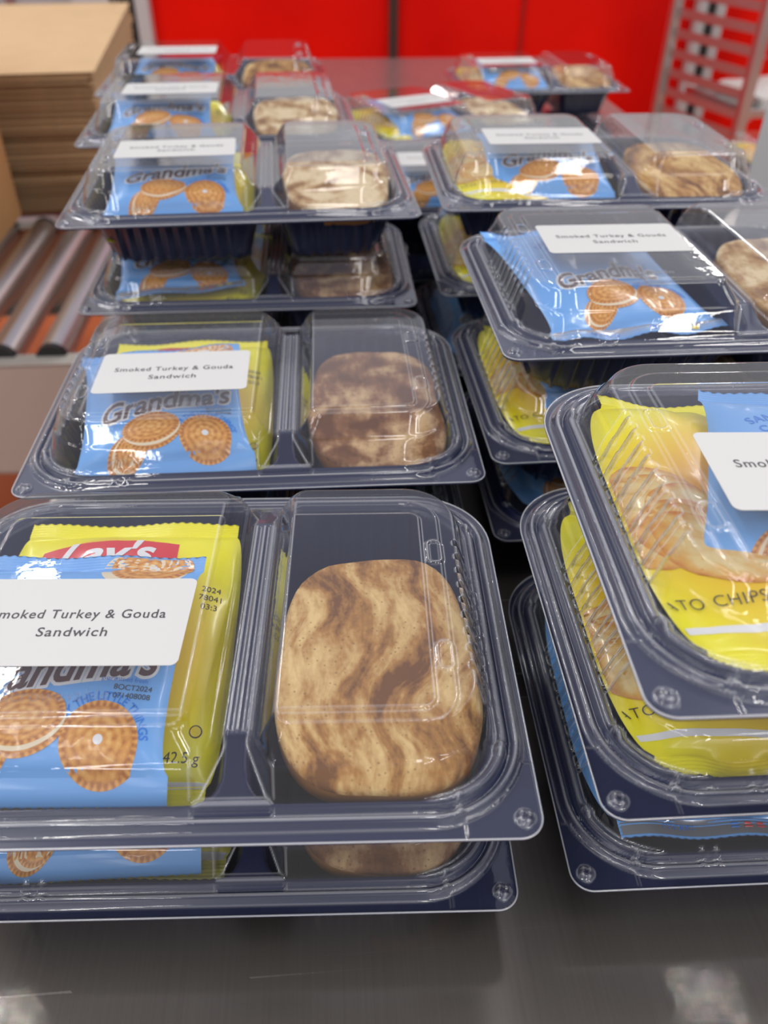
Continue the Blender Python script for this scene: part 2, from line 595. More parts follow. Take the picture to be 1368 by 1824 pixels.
slab('floor', (0, 2.0, -0.02), (9, 9, 0.04), MAT_FLOOR)
WALL_Y = 3.65
slab('wall_back', (0.42, WALL_Y + 0.03, 0.80), (2.66, 0.06, 1.6), MAT_RED)
slab('wall_back_left', (-2.5, WALL_Y + 0.05, 1.3), (3.10, 0.06, 2.6), MAT_GREYWALL)
# vertical seams and stiffener of the red sheeting, the darker hem panel and the frame posts
slab('trim_1', (0.025, WALL_Y - 0.012, 0.80), (0.035, 0.024, 1.6), MAT_SEAM)
slab('trim_2', (0.52, WALL_Y - 0.006, 0.80), (0.012, 0.012, 1.6), MAT_REDDARK)
slab('trim_3', (-0.925, WALL_Y - 0.02, 1.2), (0.05, 0.06, 2.4), MAT_GREYTRIM)
slab('trim_4', (-0.99, WALL_Y - 0.015, 1.2), (0.045, 0.05, 2.4), MAT_BLACK)
slab('trim_5', (-1.12, WALL_Y - 0.01, 1.2), (0.14, 0.05, 2.4), MAT_GREYTRIM)
slab('trim_6', (-1.44, WALL_Y + 0.012, 1.2), (0.03, 0.02, 2.4), principled('dull_red_strip', (0.28, 0.16, 0.15), 0.5))
slab('trim_7', (1.19, WALL_Y - 0.02, 0.80), (0.035, 0.06, 1.6), MAT_GREYTRIM)
slab('trim_8', (1.225, WALL_Y - 0.015, 0.80), (0.04, 0.05, 1.6), MAT_BLACK)
slab('trim_9', (1.26, WALL_Y - 0.02, 0.80), (0.035, 0.06, 1.6), MAT_GREYTRIM)
slab('wall_back_right', (2.35, WALL_Y + 0.05, 0.80), (1.9, 0.06, 1.6), MAT_RED)

# ------------------------------------------------------------------ steel table
TYAW = 0.078
tb = empty('steel_table', (0.098, 1.10, 0), (0, 0, TYAW))
tag(tb, 'long brushed stainless steel table carrying all the meal box stacks', 'table')
TW, TL = 0.775, 2.20
mb = MB(1.0)
box(mb, (0, 0, TABLE_Z - 0.02), (TW, TL, 0.04), 0, 0, 0.006)
mb.build('table_top', [MAT_STEEL], tb)
for sx in (-1, 1):
    for sy in (-1, 1):
        mb = MB(1.0)
        cyl(mb, (sx * (TW / 2 - 0.12), sy * (TL / 2 - 0.08), 0.06), (sx * (TW / 2 - 0.12), sy * (TL / 2 - 0.08), TABLE_Z - 0.04), 0.02)
        cyl(mb, (sx * (TW / 2 - 0.12), sy * (TL / 2 - 0.08), 0.0), (sx * (TW / 2 - 0.12), sy * (TL / 2 - 0.08), 0.06), 0.014)
        mb.build('leg', [MAT_ALU], tb)
mb = MB(1.0)
box(mb, (0, 0, 0.25), (TW - 0.2, TL - 0.12, 0.03), 0, 0, 0.004)
mb.build('lower_shelf', [MAT_STEEL], tb)

# ------------------------------------------------------------------ container meshes (millimetres)
HX, HY = 125.0, 95.7


def sd_rr(x, y, x0, x1, y0, y1, rfl, rfr, rrr, rrl):
    """signed distance to a rounded rectangle, one radius per corner (front = -y)"""
    cx, cy = (x0 + x1) / 2, (y0 + y1) / 2
    hx, hy = (x1 - x0) / 2, (y1 - y0) / 2
    px, py = x - cx, y - cy
    r = np.where(px < 0, np.where(py < 0, rfl, rrl), np.where(py < 0, rfr, rrr))
    qx, qy = np.abs(px) - hx + r, np.abs(py) - hy + r
    return np.minimum(np.maximum(qx, qy), 0) + np.hypot(np.maximum(qx, 0), np.maximum(qy, 0)) - r


def smin(a, b, k):
    h = np.clip(0.5 + 0.5 * (b - a) / k, 0, 1)
    return b + (a - b) * h - k * h * (1 - h)


def smax(a, b, k):
    return -smin(-a, -b, k)


def sstep(a, b, x):
    t = np.clip((x - a) / (b - a), 0, 1)
    return t * t * (3 - 2 * t)


def level(x, y, foot, top, rf, rt):
    """how far up a tapering wall a point lies: 0 at the foot outline, 1 at the top outline"""
    lo = np.full(x.shape, -0.6)
    hi = np.full(x.shape, 2.2)
    for _ in range(22):
        mid = (lo + hi) / 2
        R = [foot[i] + (top[i] - foot[i]) * mid for i in range(4)]
        rr = [np.maximum(rf[i] + (rt[i] - rf[i]) * mid, 1.0) for i in range(4)]
        s = sd_rr(x, y, *R, *rr)
        ins = s <= 0
        lo = np.where(ins, mid, lo)
        hi = np.where(ins, hi, mid)
    return (lo + hi) / 2


def flange_sd(x, y):
    return sd_rr(x, y, -HX, HX, -HY, HY, 9, 9, 38, 38)


def ring_depth(x, y):
    return -sd_rr(x, y, -122, 122, -90.5, 90.5, 36, 36, 35, 35)


RIB_Y = np.arange(-42, 34, 8.6)


def ribs(y, wdt=3.4):
    r = np.zeros_like(y)
    for c in RIB_Y:
        r += np.exp(-(np.abs(y - c) / (wdt / 2)) ** 8)
    return r


def valley(x, y, top, h0=12.0, base=4.0):
    return np.clip(base + (h0 - base) * (83 - np.abs(y)) / (83 - 60.0), base - 5, h0)


def lid_height(x, y):
    e = ring_depth(x, y)
    prof_e = [-3, -0.6, 0.8, 1.6, 2.6, 3.6, 4.4, 5.4, 6.4, 7.4, 8.6, 10.0, 11.5]
    prof_z = [0, 0, 1.6, 3.0, 3.3, 2.4, 0.9, 0.8, 4.6, 5.6, 5.4, 3.9, 3.7]
    z = np.interp(e, prof_e, prof_z)
    # raised corner tabs on the front of the flange
    z = z + 0.7 * sstep(97, 98.5, np.abs(x)) * sstep(-65, -66.5, y) * (e < 0)
    for sx in (-1, 1):
        d = np.hypot(x - sx * 118.3, y + 88.2)
        z = z + 1.6 * np.clip(1 - (d / 3.2) ** 2, 0, 1) ** 0.5
        for k in range(4):
            a = 0.6 + k * 1.5
            z = z + 0.9 * np.exp(-((x - sx * 118.3 - 2.0 * math.cos(a)) ** 2 + (y + 88.2 - 2.0 * math.sin(a)) ** 2) / 0.7)
        for yy in (-63, 62):
            d = np.hypot((x - sx * 112.5) / 1.0, (y - yy) / 1.0)
            z = z + 2.4 * np.exp(-(d / 2.6) ** 4)
    for xx in (-70, -64, 96, -97):
        z = z + 1.2 * np.exp(-(((x - xx) / 1.3) ** 4 + ((y + 84) / 4) ** 4))
    # the two domes
    out = z
    tops = []
    for side in (0, 1):
        if side == 0:
            foot, top = (-112, 18, -84.5, 84.5), (-103.5, 1, -67, 66.5)
            rf, rt = (32, 10, 10, 32), (20, 6, 6, 22)
        else:
            foot, top = (17.5, 112, -84.5, 84.5), (33, 104, -67, 66.5)
            rf, rt = (10, 32, 32, 10), (6, 20, 22, 6)
        t = level(x, y, foot, top, rf, rt)
        # valley-side corners cut on the slant so the channel flares open at its ends
        sgn = 1 if side == 0 else -1
        nx, ny = 0.866 * sgn, 0.5
        for sy in (-1, 1):
            dch = -((x - 18) * nx + (y * sy - 61) * ny)      # inside positive
            t = smin(t, dch / 8.5, 0.12)
        win = sstep(0.02, 0.12, t) * (1 - sstep(1.10, 1.26, t))
        outer = (x > 90) if side == 1 else (x < -90)
        t = t - 0.30 * ribs(y) * win * outer
        tt = np.clip(t, -0.5, 1.3)
        wall = np.interp(tt, [-0.5, 0, 0.03, 0.42, 0.47, 0.54, 1.0, 1.3], [-8, 3.6, 4.2, 15.3, 16.4, 17.0, 27.5, 34.5])
        h = smin(wall, np.full_like(wall, 26.8), 2.2)
        # raised panel on the roof with a second, wider step round it
        if side == 0:
            p1 = sd_rr(x, y, -90, 30, -62.5, 46, 5, 1, 1, 5)
            p2 = sd_rr(x, y, -97, 30, -70, 57, 16, 1, 1, 16)
        else:
            p1 = sd_rr(x, y, 5, 89, -62.5, 46, 1, 5, 5, 1)
            p2 = sd_rr(x, y, 5, 97, -70, 57, 1, 16, 16, 1)
        roof = sstep(25.6, 26.6, h)
        h = h + roof * (1.2 * sstep(0.5, -0.5, p1) + 1.0 * sstep(0.5, -0.5, p2))
        sx = -1 if side == 0 else 1
        for yy in (20, -38):
            d = sd_rr(x, y, sx * 94 - 3.2, sx * 94 + 3.2, yy - 7, yy + 7, 3, 3, 3, 3)
            h = h + 1.0 * np.exp(-((d + 0.2) / 0.6) ** 2) * roof
        out = smax(out, h, 0.5)
        tops.append(t)
    # channel between the domes, resting on the tray's divider
    inch = (x > 0) & (x < 36)
    v = valley(x, y, 0) + 0.75 * np.cos((x - 17.8) * 2 * math.pi / 3.6) * (np.abs(y) < 58) * (np.abs(x - 17.8) < 6.5)
    v = np.where(inch & (e > 6.5), v, -5)
    out = smax(out, v, 0.4)
    return out


def tray_height(x, y):
    e = ring_depth(x, y)
    z = np.interp(e, [-3, -0.6, 1.0, 2.6, 4.4, 6.4, 8.0, 10, 12], [-0.8, -0.8, 0.4, 1.8, 0.3, 2.8, 3.2, 2.4, 2.2])
    for sx in (-1, 1):
        d = np.hypot(x - sx * 118.3, y + 88.2)
        z = z + 1.3 * np.clip(1 - (d / 3.2) ** 2, 0, 1) ** 0.5
    v = np.where((x > 2) & (x < 34) & (e > 6.5), valley(x, y, 0, 11.2, 3.0), -3)
    z = smax(z, v, 0.4)
    for side in (0, 1):
        if side == 0:
            foot, top = (-111, 13, -82, 82), (-97, 2, -66, 66)
            rf, rt = (30, 10, 10, 30), (22, 8, 8, 22)
        else:
            foot, top = (23, 111, -82, 82), (33, 97, -66, 66)
            rf, rt = (10, 30, 30, 10), (8, 22, 22, 8)
        t = level(x, y, foot, top, rf, rt)
        win = sstep(0.05, 0.15, t) * (1 - sstep(0.9, 1.0, t))
        u = np.where(np.abs(y) > 60, x, y)
        rb = 0.5 + 0.5 * np.cos(u * 2 * math.pi / 9.0)
        okx = (np.abs(y) > 60) & (np.abs(x - (-48 if side == 0 else 67)) < (42 if side == 0 else 28))
        oky = (np.abs(y) < 50) & ((x < -60) | (x > 85))
        t = t + 0.16 * win * sstep(0.25, 0.6, rb) * (okx | oky)
        tt = np.clip(t, -0.6, 1.4)
        well = np.interp(tt, [-0.6, -0.02, 0.04, 0.95, 1.0, 1.06, 1.4], [22, 6, 1.0, -33.5, -35.4, -35.9, -35.9])
        z = smin(z, np.where(t > -0.05, well, 30), 0.6)
    return z


def grid_mesh(fn, inset, step):
    """height field trimmed to the flange outline, its border pulled onto the outline"""
    def axis(h, fine):
        a = []
        c = -h - 1
        while c < h + 1:
            a.append(c)
            c += fine(c)
        a.append(h + 1.0)
        return np.array(a)
    xs = axis(HX, lambda c: step if (abs(c) > 86 or -4 < c < 40) else step * 2.2)
    ys = axis(HY, lambda c: step * 1.1)
    X, Y = np.meshgrid(xs, ys)
    sd = flange_sd(X, Y) + inset
    g = 0.01
    gx = (flange_sd(X + g, Y) - flange_sd(X - g, Y)) / (2 * g)
    gy = (flange_sd(X, Y + g) - flange_sd(X, Y - g)) / (2 * g)
    keep = sd <= step * 0.55
    pull = keep & (sd > -step * 0.6)
    X2 = np.where(pull, X - gx * sd, X)
    Y2 = np.where(pull, Y - gy * sd, Y)
    Z = fn(X2, Y2)
    ny, nx = X.shape
    q = keep[:-1, :-1] & keep[1:, :-1] & keep[:-1, 1:] & keep[1:, 1:]
    idx = np.arange(nx * ny).reshape(ny, nx)
    F = np.stack([idx[:-1, :-1], idx[:-1, 1:], idx[1:, 1:], idx[1:, :-1]], -1)[q]
    used = np.unique(F)
    remap = -np.ones(nx * ny, int)
    remap[used] = np.arange(len(used))
    V = np.stack([X2, Y2, Z], -1).reshape(-1, 3)[used]
    zx, zy = np.gradient(Z, xs, axis=1), np.gradient(Z, ys, axis=0)
    kx = np.abs(np.gradient(zx, xs, axis=1)) / (1 + zx ** 2) ** 1.5
    ky = np.abs(np.gradient(zy, ys, axis=0)) / (1 + zy ** 2) ** 1.5
    crease = np.clip((np.maximum(kx, ky) - 0.28) / 0.9, 0, 1)
    crease[np.abs(flange_sd(X2, Y2)) < 1.5] = 0
    return V, remap[F], crease.reshape(-1)[used]


def outline(inset, n=16):
    P = []
    for cx, cy, r, a0 in ((HX - 9, -HY + 9, 9, -90), (HX - 38, HY - 38, 38, 0), (-HX + 38, HY - 38, 38, 90), (-HX + 9, -HY + 9, 9, 180)):
        for k in range(n + 1):
            a = math.radians(a0 + 90 * k / n)
            P.append((cx + (r - inset) * math.cos(a), cy + (r - inset) * math.sin(a)))
    return np.array(P)


def rim_tube(mb, inset, z, r, mat):
    P = outline(inset)
    n = len(P)
    T = np.roll(P, -1, 0) - np.roll(P, 1, 0)
    T /= np.linalg.norm(T, axis=1)[:, None]
    N = np.stack([T[:, 1], -T[:, 0]], -1)
    k = 6
    V, F = [], []
    for i in range(n):
        for j in range(k):
            a = 2 * math.pi * j / k
            V.append((P[i, 0] + N[i, 0] * r * math.cos(a), P[i, 1] + N[i, 1] * r * math.cos(a), z + r * math.sin(a)))
    for i in range(n):
        for j in range(k):
            F.append((i * k + j, ((i + 1) % n) * k + j, ((i + 1) % n) * k + (j + 1) % k, i * k + (j + 1) % k))
    mb.add(V, F, mat)


# ------------------------------------------------------------------ lettering
_tc = {}


def text_mesh(s, shear=0.0, offset=0.0, spacing=1.0, maxlen=None, extrude=0.0):
    """lettering as centred verts (unit cap height) and triangles"""
    key = (s, shear, offset, spacing, maxlen, extrude)
    if key in _tc:
        return _tc[key]
    c = bpy.data.curves.new('lettering', 'FONT')
    c.body = s
    c.shear = shear
    c.offset = offset
    c.space_character = spacing
    c.resolution_u = 4
    c.extrude = extrude
    o = bpy.data.objects.new('lettering', c)
    COL.objects.link(o)
    dg = bpy.context.evaluated_depsgraph_get()
    me = o.evaluated_get(dg).to_mesh()
    bm = bmesh.new()
    bm.from_mesh(me)
    o.evaluated_get(dg).to_mesh_clear()
    bpy.data.objects.remove(o)
    bpy.data.curves.remove(c)
    bmesh.ops.triangulate(bm, faces=list(bm.faces))
    if maxlen:
        for _ in range(4):
            L = [e for e in bm.edges if e.calc_length() > maxlen]
            if not L:
                break
            bmesh.ops.subdivide_edges(bm, edges=L, cuts=1)
            bmesh.ops.triangulate(bm, faces=list(bm.faces))
    V = np.array([tuple(v.co) for v in bm.verts])
    bm.verts.index_update()
    F = [[v.index for v in f.verts] for f in bm.faces]
    bm.free()
    V[:, 0] -= (V[:, 0].min() + V[:, 0].max()) / 2
    V[:, :2] /= 0.7
    V[:, 1] -= 0.5
    _tc[key] = (V, F)
    return V, F


# ------------------------------------------------------------------ lid, tray and label
mb = MB()
V, F, CREASE = grid_mesh(lid_height, 0.35, 0.5)
mb.add(V, F, 0)
rim_tube(mb, 0.45, -0.05, 0.42, 1)
V, F = text_mesh('Microwavable', extrude=0.04)
V = V * [5.2, 5.2, 6] + [-46, -54.5, 29.0]
mb.add(V, F, 0, smooth=False)
LID_ME = mb.mesh('lid', [MAT_CLEAR, MAT_EDGE])
at = LID_ME.attributes.new('crease', 'FLOAT', 'POINT')
at.data.foreach_set('value', np.concatenate([CREASE, np.zeros(mb.n - len(CREASE))]).astype(np.float32))
mb = MB()
V, F, _ = grid_mesh(tray_height, 0.9, 1.0)
mb.add(V, F, 0)
rim_tube(mb, 0.9, -1.2, 0.5, 0)
TRAY_ME = mb.mesh('tray', [MAT_TRAY])


def label_mesh():
    mb = MB()
    P = []
    for cx, cy, a0 in ((39.5, -20, -90), (39.5, 20, 0), (-39.5, 20, 90), (-39.5, -20, 180)):
        for k in range(7):
            a = math.radians(a0 + 15 * k)
            P.append((cx + 3 * math.cos(a), cy + 3 * math.sin(a)))
    n = len(P)
    V = [(x, y, 0.15) for x, y in P] + [(x, y, 0.0) for x, y in P]
    mb.add(V, [list(range(n))] + [(n + i, n + (i + 1) % n, (i + 1) % n, i) for i in range(n)], 0, smooth=False)
    for s, yy, wd in (('Smoked Turkey & Gouda', 3.2, 67.0), ('Sandwich', -6.2, 26.5)):
        V, F = text_mesh(s, offset=0.012, spacing=1.12)
        k = wd / (V[:, 0].max() - V[:, 0].min())
        V = V * [k, 4.6, 0] + [0, yy, 0.22]
        mb.add(V, F, 1, smooth=False)
    return mb.mesh('label', [MAT_LABEL, MAT_INK])


LABEL_ME = label_mesh()


def container(where, x, y, z, yaw, lab=(0, 0, 0), crush=1.0, label=True, text=None):
    root = empty('food_container', (x, y, CAM_Z + z), (0, 0, yaw))
    tag(root, text or ('clear-lidded dark meal box ' + where), 'food container', 'two-compartment meal boxes')
    o = link(bpy.data.objects.new('tray', TRAY_ME), root)
    o = link(bpy.data.objects.new('lid', LID_ME), root)
    o.scale = (1, 1, crush)
    if label:
        l = link(bpy.data.objects.new('label', LABEL_ME), root)
        l['label'] = 'white printed sticker'
        l.location = ((-46 + lab[0]) / 1000, (-18.5 + lab[1]) / 1000, 0.02918 if crush == 1 else 0.029 * crush + 0.0003)
        l.rotation_euler = (0, 0, lab[2])
    return root


# ------------------------------------------------------------------ bags
def bag(kind, name, seed, wd, ht, T, bend=0.0, rough=1.0, dots=True, side=False):
    rs = np.random.default_rng(seed)
    ph = rs.uniform(0, 6.28, 40)
    fr = rs.uniform(0.6, 1.4, 40)
    seal = 9.0

    def body(v):
        d = np.clip((ht / 2 - seal - np.abs(v)) / (ht * 0.30), 0, 1)
        return np.sqrt(np.clip(1 - (1 - d) ** 2, 0, 1))

    def geom(u, v, sgn):
        """flat film coordinates -> surface point"""
        b = body(v)
        q = np.clip(1 - (2 * np.abs(u) / wd) ** 2.4, 0, 1) ** 0.6
        z = sgn * T / 2 * b * q
        ds = np.clip(ht / 2 - seal - np.abs(v), 0, None)
        cre = np.zeros_like(z)
        for i in range(5):
            cre += np.abs(np.sin(u * 0.11 * fr[i] * (1 + 0.01 * v * (i % 2)) + ph[i] + 0.3 * np.sign(v))) * (0.5 / (1 + 0.3 * i))
        cre = (cre - 0.8) * np.exp(-ds / 16) * (ds > 0) * np.clip(ds / 4, 0, 1) * 1.5
        wave = np.zeros_like(z)
        for i in range(6, 12):
            wave += np.sin(u * 0.06 * fr[i] * math.cos(ph[i]) * 2 + v * 0.06 * fr[i + 6] * math.sin(ph[i]) * 2 + ph[i + 12])
        fold = np.abs(np.sin(u * 0.035 * fr[13] + v * 0.045 * fr[14] + ph[30])) + np.abs(np.sin(u * 0.05 * fr[15] - v * 0.03 * fr[16] + ph[31]))
        edge = np.clip((wd / 2 - np.abs(u)) / 8, 0, 1)
        z = z + sgn * rough * edge * b * (cre * 1.2 + 0.28 * wave + 1.6 * (fold - 1.1))
        in_seal = np.clip((np.abs(v) - (ht / 2 - seal)) / 1.0, 0, 1)
        if kind == 'cookie' and not dots:
            in_seal = in_seal * (v > 0)
        z = z + in_seal * (0.22 * np.sin(v * 2 * math.pi / 1.6) + rough * 1.3 * np.sin(u * 0.11 * fr[20] + ph[20] + np.sign(v)))
        z = z + bend * (v / ht) ** 2 * 4 - bend * 0.3
        if kind == 'cookie' and not dots:          # foot of the pouch tucked down
            z = z - 9 * np.clip((-v - (ht / 2 - 20)) / 20, 0, 1) ** 2
        uu = u * ((0.82 + 0.20 * b) if side else ((0.88 + 0.08 * b) if kind == 'chips' else (1 - 0.09 * b)))
        return uu, v, z

    nu = 48
    us = np.linspace(-wd / 2, wd / 2, nu)
    sv = np.arange(0, seal + 0.01, 0.4)
    vs = np.concatenate([-ht / 2 + sv, np.linspace(-ht / 2 + seal, ht / 2 - seal, 62)[1:-1], (ht / 2 - sv)[::-1]])
    U, Vv = np.meshgrid(us, vs)
    mb = MB()
    nv = len(vs)
    idx = np.arange(nu * nv).reshape(nv, nu)
    Fq = np.stack([idx[:-1, :-1], idx[:-1, 1:], idx[1:, 1:], idx[1:, :-1]], -1).reshape(-1, 4)
    uvs = np.stack([U / wd + 0.5, Vv / ht + 0.5], -1).reshape(-1, 2)
    tooth = 0.7 * (np.arange(nu) % 2)
    for sgn in (1, -1):
        a, b, c = geom(U, Vv, sgn)
        b = b.copy()
        b[0] += tooth
        b[-1] -= tooth
        if sgn < 0:
            c = c - 0.03
        V = np.stack([a, b, c], -1).reshape(-1, 3)
        mb.add(V, Fq if sgn > 0 else Fq[:, ::-1], 0, uvs)

    def put(V2, F, mat, off, uv=None):
        if len(F) > 400:                           # lettering that runs past the edge of the film is cut there
            ok = np.abs(V2[:, 0]) < wd / 2 - 0.6
            F = [f for f in F if ok[list(f)].all()]
        a, b, c = geom(np.clip(V2[:, 0], -wd / 2, wd / 2), V2[:, 1], 1)
        mb.add(np.stack([a, b, c + off], -1), F, mat, uv)

    def disc(cx, cy, rx, ry, rot, mat, off, seedk=0, wob=0.0, cut=None):
        nr, na = 9, 40
        P, Q = [(0, 0)], [(0, 0)]
        for i in range(1, nr + 1):
            for j in range(na):
                t = 2 * math.pi * j / na
                k = i / nr
                w_ = 1 + wob * math.sin(3 * t + seedk) + wob * 0.6 * math.sin(5 * t + 2 * seedk)
                P.append((k * w_ * math.cos(t), k * w_ * math.sin(t)))
                Q.append((k * math.cos(t), k * math.sin(t)))
        P, Q = np.array(P), np.array(Q)
        cs, sn = math.cos(rot), math.sin(rot)
        X = P[:, 0] * rx
        Y = P[:, 1] * ry
        V2 = np.stack([cx + cs * X - sn * Y, cy + sn * X + cs * Y], -1)
        V2[:, 0] = np.clip(V2[:, 0], -wd / 2 + 0.5, wd / 2 - 0.5)
        V2[:, 1] = np.clip(V2[:, 1], -ht / 2 + 0.8, ht / 2 - 1.2)
        F = [(0, 1 + j, 1 + (j + 1) % na) for j in range(na)]
        for i in range(nr - 1):
            for j in range(na):
                a, b = 1 + i * na + j, 1 + i * na + (j + 1) % na
                F.append((a, a + na, b + na, b))
        put(V2, F, mat, off, Q)

    def words(s, cx, cy, size, mat, off, rot=0.0, shear=0.0, bold=0.0, sx=1.0, arc=None, spacing=1.0):
        V, F = text_mesh(s, shear, bold, spacing, 0.25)
        X, Y = V[:, 0] * size * sx, V[:, 1] * size
        if arc:                                    # letters set round a circle of this radius (negative: below it)
            t = X / abs(arc)
            rr = abs(arc) + (Y if arc > 0 else -Y)
            X, Y = rr * np.sin(t), (rr * np.cos(t) - abs(arc)) * (1 if arc > 0 else -1)
        cs, sn = math.cos(rot), math.sin(rot)
        V2 = np.stack([cx + cs * X - sn * Y, cy + sn * X + cs * Y], -1)
        put(V2, F, mat, off)

    def band(x0, x1, y0, y1, mat, off, skew=0.0, wav=0.0):
        nx, ny = 30, 6
        A, B = np.meshgrid(np.linspace(x0, x1, nx), np.linspace(0, 1, ny))
        C = y0 + (y1 - y0) * B + skew * (A - x0) / (x1 - x0) + wav * np.sin((A - x0) / (x1 - x0) * math.pi)
        V2 = np.stack([A, C], -1).reshape(-1, 2)
        id2 = np.arange(nx * ny).reshape(ny, nx)
        F = np.stack([id2[:-1, :-1], id2[:-1, 1:], id2[1:, 1:], id2[1:, :-1]], -1).reshape(-1, 4)
        put(V2, F, mat, off)

    if kind == 'cookie':
        mats = [MAT_BLUE, MAT_COOKIE, MAT_WHITEINK, MAT_BROWNINK, MAT_BLUEINK, MAT_CREAM, MAT_DARKINK, MAT_REDINK, MAT_DOT_Y, MAT_FOIL]
        disc(24, 46, 19, 12, 0.0, 5, 0.10)
        disc(26, 48, 17.5, 11, 0.0, 1, 0.2)
        disc(26.5, 48, 2.2, 1.6, 0.0, 2, 0.3)
        disc(24, -35.5, 15, 15, 0.3, 1, 0.15)
        disc(24, -35.5, 1.9, 1.9, 0.0, 2, 0.3)
        disc(-21, -41.5, 12.5, 9, 0.95, 1, 0.10)
        disc(-19, -40, 12.5, 8.2, 0.95, 5, 0.15)
        disc(-17.5, -39, 12.5, 8.2, 0.95, 1, 0.20)
        disc(-6, -31, 17, 10.5, 0.15, 1, 0.25)
        disc(-6.5, -28.8, 17, 10.5, 0.15, 5, 0.30)
        disc(-7, -27.2, 17, 10.5, 0.15, 1, 0.36)
        words('SANDWICH', -16, 34, 4.6, 4, 0.15, arc=26, bold=0.02, spacing=1.1)
        words('COOKIES', -16, 26, 4.0, 4, 0.15, arc=30, bold=0.02, spacing=1.1)
        words("Grandma's", 3, -6, 15, 2, 0.15, rot=0.16, shear=0.4, bold=0.085, sx=0.86)
        words("Grandma's", 3, -6, 15, 3, 0.28, rot=0.16, shear=0.4, bold=0.022, sx=0.86)
        words('ENJOY THE LITTLE THINGS', 24, -18.5, 3.4, 4, 0.2, arc=17, bold=0.02, sx=0.9)
        words('guaranteed fresh', 30, -11, 1.9, 4, 0.2)
        words('8OCT2024', 34, -14.5, 2.3, 6, 0.36)
        words('071408008', 34, -18, 2.3, 6, 0.36)
        if dots:
            band(-wd / 2 + 1, wd / 2 - 1, -ht / 2 + 1.5, -ht / 2 + 8.6, 9, 0.12)
            for i, k in enumerate((4, 7, 7, 8, 8)):
                disc(8 + i * 7, -ht / 2 + 5, 2.3, 1.9, 0, k, 0.25)
            words('COOKIES', -22, -ht / 2 + 5, 3.0, 4, 0.25, bold=0.02)
    else:
        mats = [MAT_YELLOW, MAT_CHIP, MAT_WHITEINK, MAT_REDINK, MAT_DARKINK, MAT_DOT_Y]
        lx = 26 if side else -8                     # front print centred, or wrapped round to one side
        disc(lx, 38, 25, 20, 0.0, 5, 0.1)
        band(lx - 32, min(lx + 34, wd / 2 - 1), 33, 49, 3, 0.22, skew=4, wav=4)
        words("Lay's", min(lx, 20), 46, 15, 2, 0.4, rot=0.05, shear=0.3, bold=0.03, sx=1.1)
        words('Classic', min(lx, 24), 25, 6.5, 4, 0.2, shear=0.2)
        rr = random.Random(seed)
        for k in range(7):
            disc((-30 if side else -16) + rr.uniform(-24, 24), -2 - k * 4.8 + rr.uniform(-4, 4), rr.uniform(17, 24), rr.uniform(12, 16), rr.uniform(-0.8, 0.8), 1, 0.10 + k * 0.05, k, 0.05)
        words('POTATO CHIPS', -47 if side else -22, -52, 4.3, 4, 0.85, bold=-0.008, spacing=1.1)
        band(-wd / 2 + 1, wd / 2 - 1, -63, -60.5, 2, 0.15)
        words('2024', 44, 26, 3.0, 4, 0.2)
        words('78041', 44, 21, 3.0, 4, 0.2)
        words('03:3', 44, 16, 3.0, 4, 0.2)
        disc(46, -42, 2.6, 2.6, 0, 4, 0.15)
        disc(46, -42, 2.1, 2.1, 0, 5, 0.25)
        words('42.5 g', 42, -52, 4.2, 4, 0.15)
    o = mb.build(name, mats)
    return o


def place(o, parent, loc, rot):
    """put a loose thing into a container's frame; it stays a top-level thing"""
    M = Matrix.Translation(parent.location) @ Matrix.Rotation(parent.rotation_euler.z, 4, 'Z')
    L = Matrix.Translation(Vector(loc) / 1000) @ Matrix.Rotation(rot[2], 4, 'Z') @ Matrix.Rotation(rot[0], 4, 'X') @ Matrix.Rotation(rot[1], 4, 'Y')
    o.matrix_world = M @ L


# ------------------------------------------------------------------ sandwiches
def slice_mesh(seed, thick, mats):
    rs = random.Random(seed)
    p = [rs.uniform(0, 6.28) for _ in range(4)]
    na = 72
    rings = [(0.0, 1), (0.3, 1), (0.55, 1), (0.75, 1), (0.88, 1), (0.95, 0.97), (0.985, 0.86), (1.0, 0.6), (1.0, -0.6), (0.985, -0.86), (0.95, -0.97), (0.7, -1), (0.0, -1)]

    def pt(k, j):
        t = 2 * math.pi * j / na
        c, s = math.cos(t), math.sin(t)
        n = 3.2
        r = 1 / ((abs(c) / 38.5) ** n + (abs(s) / 57.5) ** n) ** (1 / n)
        r *= 1 + 0.03 * math.sin(2 * t + p[0]) + 0.022 * math.sin(3 * t + p[1]) + 0.012 * math.sin(5 * t + p[2])
        return k * r * c, k * r * s
    mb = MB()
    V, F, mi = [], [], []
    for (k, h) in rings:
        for j in range(na):
            x, y = pt(k, j)
            z = h * thick / 2 + (0.5 * math.sin(x * 0.09 + p[0]) * math.cos(y * 0.08 + p[1]) + 0.25 * math.sin(x * 0.3 + y * 0.21 + p[2])) * k
            V.append((x, y, z))
    top, side = [], []
    for i in range(len(rings) - 1):
        for j in range(na):
            a, b = i * na + j, i * na + (j + 1) % na
            (side if 6 < i < 9 else top).append((a, a + na, b + na, b))
    b0 = mb.add(V, top, 0)
    for f in side:
        mb.f.append([q + b0 for q in f])
        mb.m.append(1)
        mb.sm.append(True)
    return mb.mesh('bread_slice', mats)


SLICES = [slice_mesh(3, 15, [MAT_BREAD, MAT_CRUST]), slice_mesh(8, 15, [MAT_BREAD_PALE, MAT_CRUST]), slice_mesh(12, 15, [MAT_BREAD_DARK, MAT_CRUST])]


